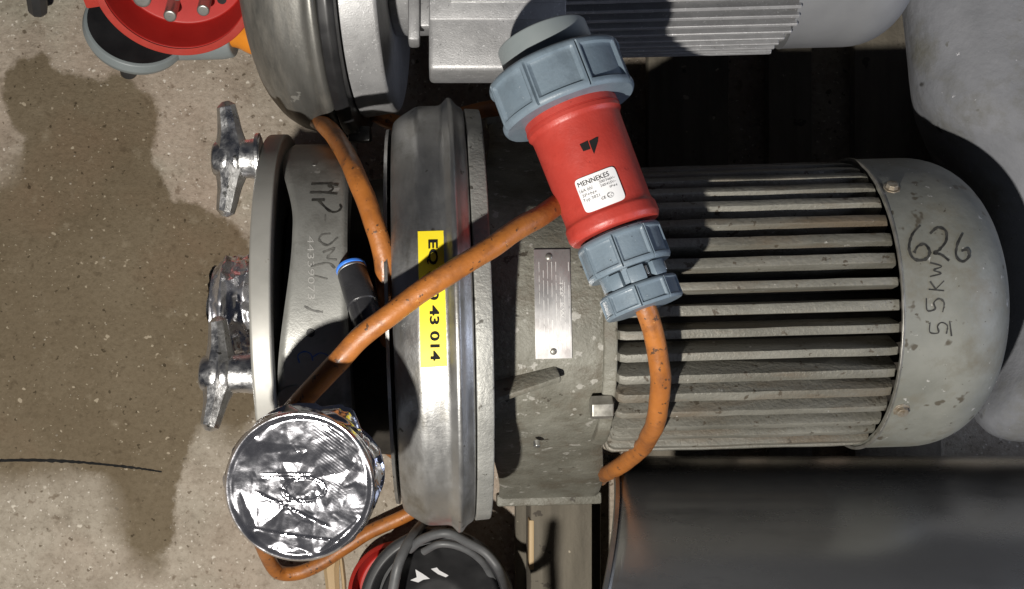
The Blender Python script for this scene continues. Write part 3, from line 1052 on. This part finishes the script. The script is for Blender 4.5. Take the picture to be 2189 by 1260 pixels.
CR = .0076
route = [(1352, 600, .441), (1384, 668, .437), (1402, 740, .425), (1411, 812, .410), (1404, 890, .380), (1380, 946, .325), (1347, 982, .278), (1320, 1000, .243), (1302, 1009, .205), (1289, 1014, .15), (1268, 1016, .09), (1170, 930, .05), (1060, 870, .035), (960, 930, .028), (905, 1040, .024), (880, 1094, .022), (780, 1142, .018), (700, 1196, .016), (640, 1224, .016), (594, 1222, .024), (572, 1192, .05), (548, 1130, .13), (538, 1060, .25), (560, 985, .36), (600, 915, .428), (650, 852, .452), (705, 792, .464), (770, 725, .472),
         (860, 655, .477), (960, 586, .476), (1060, 522, .466), (1140, 470, .446), (1195, 436, .424), (1262, 380, .385), (1290, 315, .33), (1250, 262, .28), (1150, 232, .235), (1060, 230, .205), (1000, 243, .19), (940, 262, .18), (880, 268, .18), (840, 261, .18), (800, 243, .18),
         (745, 214, .16), (700, 206, .16), (664, 228, .19), (674, 252, .245), (714, 290, .330), (757, 365, .398), (790, 450, .414), (818, 545, .416), (829, 640, .404), (829, 740, .376), (824, 830, .31), (815, 900, .20), (830, 955, .07), (880, 985, .012), (960, 990, .010)]
cpts = [p + .0011 * noise.noise_vector(p * 34) for p in catmull([P(*p) for p in route], 3)]
cab = tube(cpts, CR, 18, 4, wob=.05)
cab.transform(Mq.inverted())
obj('cable', cab, orange, plug, ang=60)

# ------------------------------------------------------------ second pump with its silver motor (top edge of the view)
M2 = Matrix.Translation((0, .308, .245)) @ Matrix.Rotation(R_(0.4), 4, 'Z') @ Matrix.Rotation(R_(-5), 4, 'Y')
Mb2 = M2 @ Matrix.Translation((0, 0, -.16))
pump2 = thing('silver_motor_pump', 'dark stainless pump with silver painted motor and terminal box, behind the plug', 'pump', Mb2)
D2 = Matrix.Translation((0, 0, .16))
def part2(name, m, mt, parent=None, ang=35):
    m.transform(D2)
    return obj(name, m, mt, parent or pump2, ang=ang)
part2('clamp_ring', lathe(rounded([(-.153, .06), (-.152, .112), (-.145, .130), (-.132, .146), (-.117, .1555), (-.100, .1595), (-.092, .1605), (-.0875, .163), (-.0835, .1635), (-.080, .160), (-.080, .10)], .006), 160, False), steel_dark)
part2('band_clamp', lathe(rounded([(-.0795, .10), (-.0795, .1625), (-.072, .1635), (-.0665, .161), (-.0665, .10)], .0015), 128, False), black)
part2('silver_flange', lathe(rounded([(-.066, .08), (-.066, .146), (-.038, .142), (-.036, .140), (-.036, .05)], .0015), 128, False), silver)
# wing bolt of the band clamp, hanging at the rim
part2('clamp_bolt', join([box(-.078, -.058, -.169, -.155, -.008, .004, .002)]), black)
def m2part(name, m, mt, parent=None, ang=35): return part2(name, m, mt, parent, ang)
def fins2():
    barrel2 = part2('motor_barrel', lathe(rounded([(-.036, .05), (-.036, .075), (.09, .075), (.092, .088), (.305, .088), (.305, .05)], .002), 96, False), silver)
    for k in range(64):
        a = 2 * math.pi * k / 64
        if not (math.cos(a) > -.35 and math.sin(a) > -.6):
            continue
        cut = .012 * max(0, math.sin(a) - .9) * 10
        key = round(cut, 4)
        if key not in fin2_mesh:
            mm = box(.108, .300 - key, -.0016, .0016, .086, .0985, .0006, 1)
            mm.transform(D2)
            mm.materials.append(silver)
            fin2_mesh[key] = mm
        o = bpy.data.objects.new('fin', fin2_mesh[key])
        C.objects.link(o)
        o.parent = barrel2
        o.matrix_local = D2 @ Matrix.Rotation(a, 4, 'X') @ D2.inverted()
    return barrel2
fin2_mesh = {}
fins2()
prof = [(.298, .088), (.298, .0945), (.301, .094), (.352, .094)]
for i in range(1, 13):
    a = math.pi / 2 * i / 12
    prof.append((.352 + .050 * math.sin(a), .094 - .05 * (1 - math.cos(a))))
prof.append((.4025, .001))
part2('fan_cover', lathe(prof, 128, False), silver_cover, ang=40)
# terminal box
Mi2 = M2.inverted()
zt = .372
c0, c1 = P(917, 150, zt), P(1210, -70, zt)
tb = part2('terminal_box', box(c0.x, c1.x, c0.y, c1.y, zt - .058, zt - .0, .004, 3, M=Mi2), silver)
l0 = P(919, 43, zt)
part2('box_lid', box(c0.x + .0005, c1.x, l0.y, c1.y, zt - .003, zt + .0012, .0009, 2, M=Mi2), silver, tb)
l1 = P(963, 8, zt)
part2('lid_panel', box(l1.x, c1.x, l1.y, c1.y - .004, zt + .0006, zt + .0026, .0009, 2, M=Mi2), silver, tb)
g0, g1 = P(872, 86, .352), P(908, -45, .352)
part2('cable_gland', join([box(g0.x, g1.x - .004, g0.y, g1.y, .322, .352, .0025, 2, M=Mi2), box(g1.x - .005, c0.x + .003, g0.y + .012, g1.y - .01, .328, .346, .002, 2, M=Mi2)]), silver, tb)
# support foot so that the pump stands on the pallet / floor
part2('support_leg', box(.12, .15, -.06, .06, -.205, -.08, .002), coremat)
part2('support_leg', box(-.10, -.07, -.04, .04, -.235, -.13, .002), coremat)

# ------------------------------------------------------------ red angled plug at the upper left
rz = .20
rc_ = P(372, -36, rz)
axd = Vector((.03, -.68, .73)).normalized()
Mr = frame(rc_, rc_ + axd, Vector((0, 1, 0)))
redp = thing('angled_plug', 'red open plug with metal pins and grey screw ring near the top left', 'plug', Matrix.Translation((rc_.x, rc_.y, 0)))
Mri = Matrix.Translation((-rc_.x, -rc_.y, 0))
def rpart(name, m, mt, M=Mr, parent=None, ang=35):
    m.transform(Mri @ M)
    return obj(name, m, mt, parent or redp, ang=ang)
RR = 171 * (H - rz) / F
shell = rpart('shell', lathe(rounded([(-.055, .002), (-.055, RR * .93), (-.01, RR * .965), (-.010, RR), (.0, RR), (.0, RR - .006), (-.040, RR - .009), (-.0405, .002)], .002), 120, False), red_dark)
rpart('rim_lug', box(-.016, .0015, -.012, .012, RR - .003, RR + .014, .002, M=Matrix.Rotation(R_(100), 4, 'X')), red, parent=shell)
rpart('rim', lathe(rounded([(-.009, RR - .003), (-.009, RR + .0025), (.0018, RR + .002), (.0018, RR - .0055)], .0012), 120, False), red, parent=shell)
def pin_at(px, py, r, L=.026):
    # pin tip seen at a photo pixel: find the point on the plane of the tips
    o, d = ray(px, py)
    n = (Mr.to_3x3() @ Vector((1, 0, 0)))
    t = (Mr @ Vector((-.012, 0, 0)) - o).dot(n) / d.dot(n)
    h = Mr.inverted() @ (o + d * t)
    rpart('pin', lathe(rounded([(-.0425, r), (h.x - .0008, r), (h.x, r * .8), (h.x, .0002)], .0012), 28, False, M=Matrix.Translation((0, h.y, h.z))), pinm)
pin_at(303, 0, .0085); pin_at(363, 36, .0062); pin_at(434, 24, .0060); pin_at(378, -8, .0055); pin_at(300, -70, .006); pin_at(430, -75, .006)
for px, py in ((474, 0),):
    o, d = ray(px, py)
    n = (Mr.to_3x3() @ Vector((1, 0, 0)))
    t = (Mr @ Vector((-.040, 0, 0)) - o).dot(n) / d.dot(n)
    h = Mr.inverted() @ (o + d * t)
    rpart('socket_hole', lathe([(-.0405, .0045), (-.0396, .0045), (-.0396, .0001)], 20, False, M=Matrix.Translation((0, h.y, h.z))), black, parent=shell)
# grey body behind: screw ring tilted to the left, barrel towards the right, cable leaving under the pump
Mg = frame(P(330, 84, .075), P(480, 80, .085))
MR_ = frame(P(292, 60, .085), P(292, 60, .085) + Vector((.30, .40, .86))) @ Matrix.Diagonal((.5, .86, .86, 1))
rpart('screw_ring', lathe(rounded([(-.020, .02), (-.020, .058), (-.004, .0615), (.014, .060), (.016, .056), (.016, .03)], .002), 96, False), greyplast, MR_)
rpart('ring_face_shade', lathe([(.0165, .001), (.0165, .0565)], 64, False), black, MR_)  # black disc paints the cup's shadow on the ring face
rpart('barrel', lathe(rounded([(-.01, .01), (-.01, .022), (.072, .022), (.084, .020), (.084, .002)], .003), 64, False), greyplast, Mg)
rpart('ring_tab', lathe(rounded([(0, .001), (0, .008), (.03, .009), (.032, .001)], .002), 24, False), darkgrey, frame(P(272, 120, .075), P(276, 160, .045)))
rcab = tube([P(480, 62, .085), P(520, 70, .095), P(556, 84, .098), P(600, 66, .09), P(650, 10, .06), P(700, -60, .03)], .0165, 20, 8)
rcab.transform(Mri)
obj('cable', rcab, orange2, redp, ang=60)

# grey stub of a fitting at the very top left
st = obj('grey_stub', lathe(rounded([(0, .002), (0, .0085), (.004, .0105), (.05, .0115), (.05, .002)], .002), 8, False), darkgrey)
st.data.transform(frame(P(82, 27, .030), P(72, -60, .075)))
recentre(st)
tag(st, 'dark grey tapered stub poking in above the damp patch', 'fitting')

# ------------------------------------------------------------ grey vessel on the right
def vessel():
    out = [(1925, -140), (1938, -40), (1946, 30), (1953, 100), (1960, 165), (1975, 222), (2008, 274), (2045, 312), (2080, 360), (2110, 415), (2136, 480), (2150, 560), (2150, 650), (2138, 730), (2118, 800), (2098, 850), (2092, 890), (2108, 920), (2140, 938), (2200, 946), (2420, 950), (2420, -140)]
    zt_ = .25
    pts = catmull([Vector((*P(x, y, zt_)[:2], 0)) for x, y in out], 4)
    pts = [(p.x, p.y) for p in pts]
    n = len(pts)
    c = P(2480, 430, zt_)
    rings = []
    for z, k in [(.002, .42), (.03, .47), (.08, .60), (.13, .75), (.175, .875), (.21, .95), (.232, .985), (.245, .998), (.25, 1.0)] + [(.25 + .10 * math.sqrt(1 - k_ * k_), k_) for k_ in [math.cos(math.pi / 2 * i / 20) for i in range(1, 20)]]:
        rings.append([(c.x + (x - c.x) * k, c.y + (y - c.y) * k, z) for x, y in pts])
    v = [p for r in rings for p in r]
    f = [(i * n + k, i * n + (k + 1) % n, (i + 1) * n + (k + 1) % n, (i + 1) * n + k) for i in range(len(rings) - 1) for k in range(n)]
    f.append([(len(rings) - 1) * n + k for k in range(n)])
    f.append(list(range(n))[::-1])
    return mesh_of('vessel', v, f)
ve = recentre(obj('grey_vessel', vessel(), tankmat, ang=60))
tag(ve, 'smooth grey-blue rounded vessel at the right edge behind the fan cover', 'vessel')

# ------------------------------------------------------------ dark polished drum, bottom right
Ms = Matrix.Translation((.113, -.318, 0))
hood = thing('steel_hood', 'dark polished half-round steel hood along the bottom right, mirroring the motor', 'hood', Ms)
def hood_sheet(x0, x1, r, th):
    """arch open below: rim on the motor side, skirt to the floor on the far side"""
    path = []
    for i in range(61):
        a = R_(-8 + 188 * i / 60)
        path.append((math.cos(a), math.sin(a)))
    v, f = [], []
    xs = [x0, x0 + .004, x0 + .01, x0 + .3, x1] if x1 - x0 > .1 else [x0, x1]
    nn = len(path) + 1
    for q in (0, 1):
        rr = r - th * q
        for x in xs:
            k = rr - ((.004 if x == x0 else .001 if x == x0 + .004 else 0) if x1 - x0 > .1 else 0)
            for cy_, sz_ in path:
                v.append((x + .31 * k * cy_, k * cy_, .18 + k * sz_))
            v.append((x - .31 * k, -k, .001))
    m_ = len(xs) * nn
    for q in (0, 1):
        for i in range(len(xs) - 1):
            for k in range(nn - 1):
                a = q * m_ + i * nn + k
                f.append((a, a + 1, a + nn + 1, a + nn))
    for k in range(nn - 1):
        f.append((k, k + 1, m_ + k + 1, m_ + k))
        e = (len(xs) - 1) * nn
        f.append((e + k, e + k + 1, m_ + e + k + 1, m_ + e + k))
    for i in range(len(xs) - 1):
        for k in (0, nn - 1):
            a = i * nn + k
            f.append((a, a + nn, m_ + a + nn, m_ + a))
    return mesh_of('hood', v, f)
obj('shell', hood_sheet(0, .95, .1705, .0025), shroudm, hood)
obj('edge_band', hood_sheet(-.004, -.0005, .1715, .004), shroudm, hood)

# ------------------------------------------------------------ plug and grey cable at the bottom edge
kz = .085
kc = P(935, 1300, kz)
low = thing('low_plug', 'red plug with grey ring and looped grey cable below the clamp ring', 'plug', Matrix.Translation((kc.x, kc.y, 0)))
Mk = frame(kc, kc + Vector((-.15, .25, .9)), Vector((0, 1, 0)))
Kd = Matrix.Translation((-kc.x, -kc.y, 0))
def kpart(name, m, mt, M=Mk, parent=None, ang=40):
    m.transform(Kd @ M)
    return obj(name, m, mt, parent or low, ang=ang)
kpart('ring', lathe(rounded([(-.02, .05), (-.02, .078), (.008, .080), (.012, .077), (.012, .068), (-.01, .066)], .003), 120, False), darkgrey)
core = kpart('core', lathe(rounded([(-.03, .064), (-.012, .064), (-.006, .045), (.0, .03), (.002, .001)], .004), 80, False), black)
kpart('body', lathe(rounded([(-.05, .002), (-.05, .05), (-.015, .054), (-.010, .048)], .003), 80, False), red_dark, Matrix.Translation((-.044, .010, -.022)) @ Mk)
kpart('shell', lathe(rounded([(.006, .0001), (.012, .012), (.008, .024), (.002, .026)], .003), 60, False), red_dark, Matrix.Translation((-.004, -.012, -.002)) @ Mk)
ct = BVHTree.FromPolygons([core.matrix_world @ v.co + Vector((kc.x, kc.y, 0)) for v in core.data.vertices], [list(p.vertices) for p in core.data.polygons])
def on_core(px, py):
    o, d = ray(px, py)
    h = ct.ray_cast(o, d.normalized())[0]
    return (h if h else P(px, py, .08)) + Vector((0, 0, .0012)) - Vector((kc.x, kc.y, 0))
obj('arrow_mark', join([poly_hit(q, on_core) for q in ([(888, 1217), (903, 1226), (919, 1237), (905, 1239), (894, 1245), (877, 1240), (891, 1234)], [(921, 1216), (934, 1213), (939, 1219), (959, 1230), (953, 1234), (936, 1227)])]), white, low, ang=80)
gc = tube([P(905, 1118, .06), P(880, 1150, .10), P(856, 1195, .118), P(844, 1240, .120), P(838, 1300, .11), P(850, 1400, .06)], .0052, 14, 8)
gc.transform(Kd)
obj('cable', gc, greycable, low, ang=60)
gc = tube([P(875, 1175, .10), P(905, 1152, .112), P(955, 1140, .122), P(1000, 1160, .112), P(1042, 1186, .108), P(1075, 1235, .12), P(1090, 1300, .19), P(1060, 1390, .30), P(1010, 1440, .39), P(1000, 1520, .40), P(1040, 1600, .34), P(1075, 1720, .17), P(1085, 1780, .03), P(1120, 1790, .006)], .0046, 14, 8)  # raised loop out of view added to cast a curved shadow on the bearer
gc.transform(Kd)
obj('cable', gc, greycable, low, ang=60)
gc = tube([P(905, 1180, .095), P(940, 1163, .105), P(985, 1170, .105), P(1025, 1195, .095), P(1050, 1232, .07), P(1080, 1310, .06)], .0038, 14, 8)
gc.transform(Kd)
obj('cable', gc, greycable, low, ang=60)

# ------------------------------------------------------------ litter on the floor
def crack_strip(w, dy, z):
    pts = catmull([P(x, y + dy, 0) for x, y in ((-40, 986), (60, 984), (150, 987), (230, 994), (300, 1002), (346, 1009))], 14)
    v, f = [], []
    for i, p in enumerate(pts):
        t = i / (len(pts) - 1)
        j = Vector((0, .0007 * noise.noise(Vector((i * .9, 3, 1))), 0))
        ww = w * (1 - .5 * t) * (.65 + .9 * abs(noise.noise(Vector((i * .7, 9, 4)))))
        for q, zz in ((-1, 0), (0, z), (1, 0)):
            v.append(p + j + Vector((0, q * ww, .0003 + zz)))
    for i in range(len(pts) - 1):
        for k in (0, 1):
            a = i * 3 + k
            f.append((a, a + 1, a + 4, a + 3))
    return mesh_of('crack', v, f)
obj('crack', crack_strip(.0023, 0, .0001), ink, floor, ang=80)
def grit():
    v, f = [], []
    rnd = random.Random(5)
    for _ in range(420):
        x, y = rnd.uniform(-60, 900), rnd.uniform(-40, 1290)
        p = P(x, y, 0)
        r = .00045 + .0013 * rnd.random()**3
        n0 = len(v)
        a0 = rnd.random() * 6
        for k in range(5):
            a = a0 + k * 1.2566
            rr = r * rnd.uniform(.6, 1.2)
            v.append((p.x + rr * math.cos(a), p.y + rr * .8 * math.sin(a), .0002))
        v.append((p.x + r * .2, p.y, r * 1.1))
        for k in range(5):
            f.append((n0 + k, n0 + (k + 1) % 5, n0 + 5))
    return mesh_of('grit', v, f)
tag(obj('grit', grit(), gritm, fin=False), 'fine pale grit scattered over the concrete floor', 'grit', kind='stuff')
def splinter(name, pts, wid, z, mt):
    v, f = [], []
    for i, (x, y) in enumerate(pts):
        p = P(x, y, z)
        w_ = wid[i] * H / F
        for dx, dz in ((-w_, 0), (-w_ * .5, .006), (w_ * .4, .005), (w_, 0)):
            v.append(p + Vector((dx, 0, dz + .001)))
    for i in range(len(pts) - 1):
        for k in range(4):
            a, b_ = i * 4 + k, i * 4 + (k + 1) % 4
            f.append((a, b_, b_ + 4, a + 4))
    f.append((0, 1, 2, 3)); e = 4 * (len(pts) - 1); f.append((e, e + 1, e + 2, e + 3))
    return mesh_of(name, v, f)
sp = recentre(obj('wood_splinter', splinter('splinter', [(716, 1175), (712, 1195), (708, 1215), (710, 1240), (714, 1290)], [7, 14, 17, 15, 14], 0, wood), woodfresh, ang=20))
tag(sp, 'broad split wood splinter on the floor below the foil cap', 'splinter')
sp = recentre(obj('wood_splinter', splinter('splinter', [(729, 1182), (731, 1205), (735, 1240), (738, 1290)], [2.5, 5, 5, 4], 0, wood), woodfresh, ang=20))
tag(sp, 'narrow wood splinter lying right beside the broad split one', 'splinter')
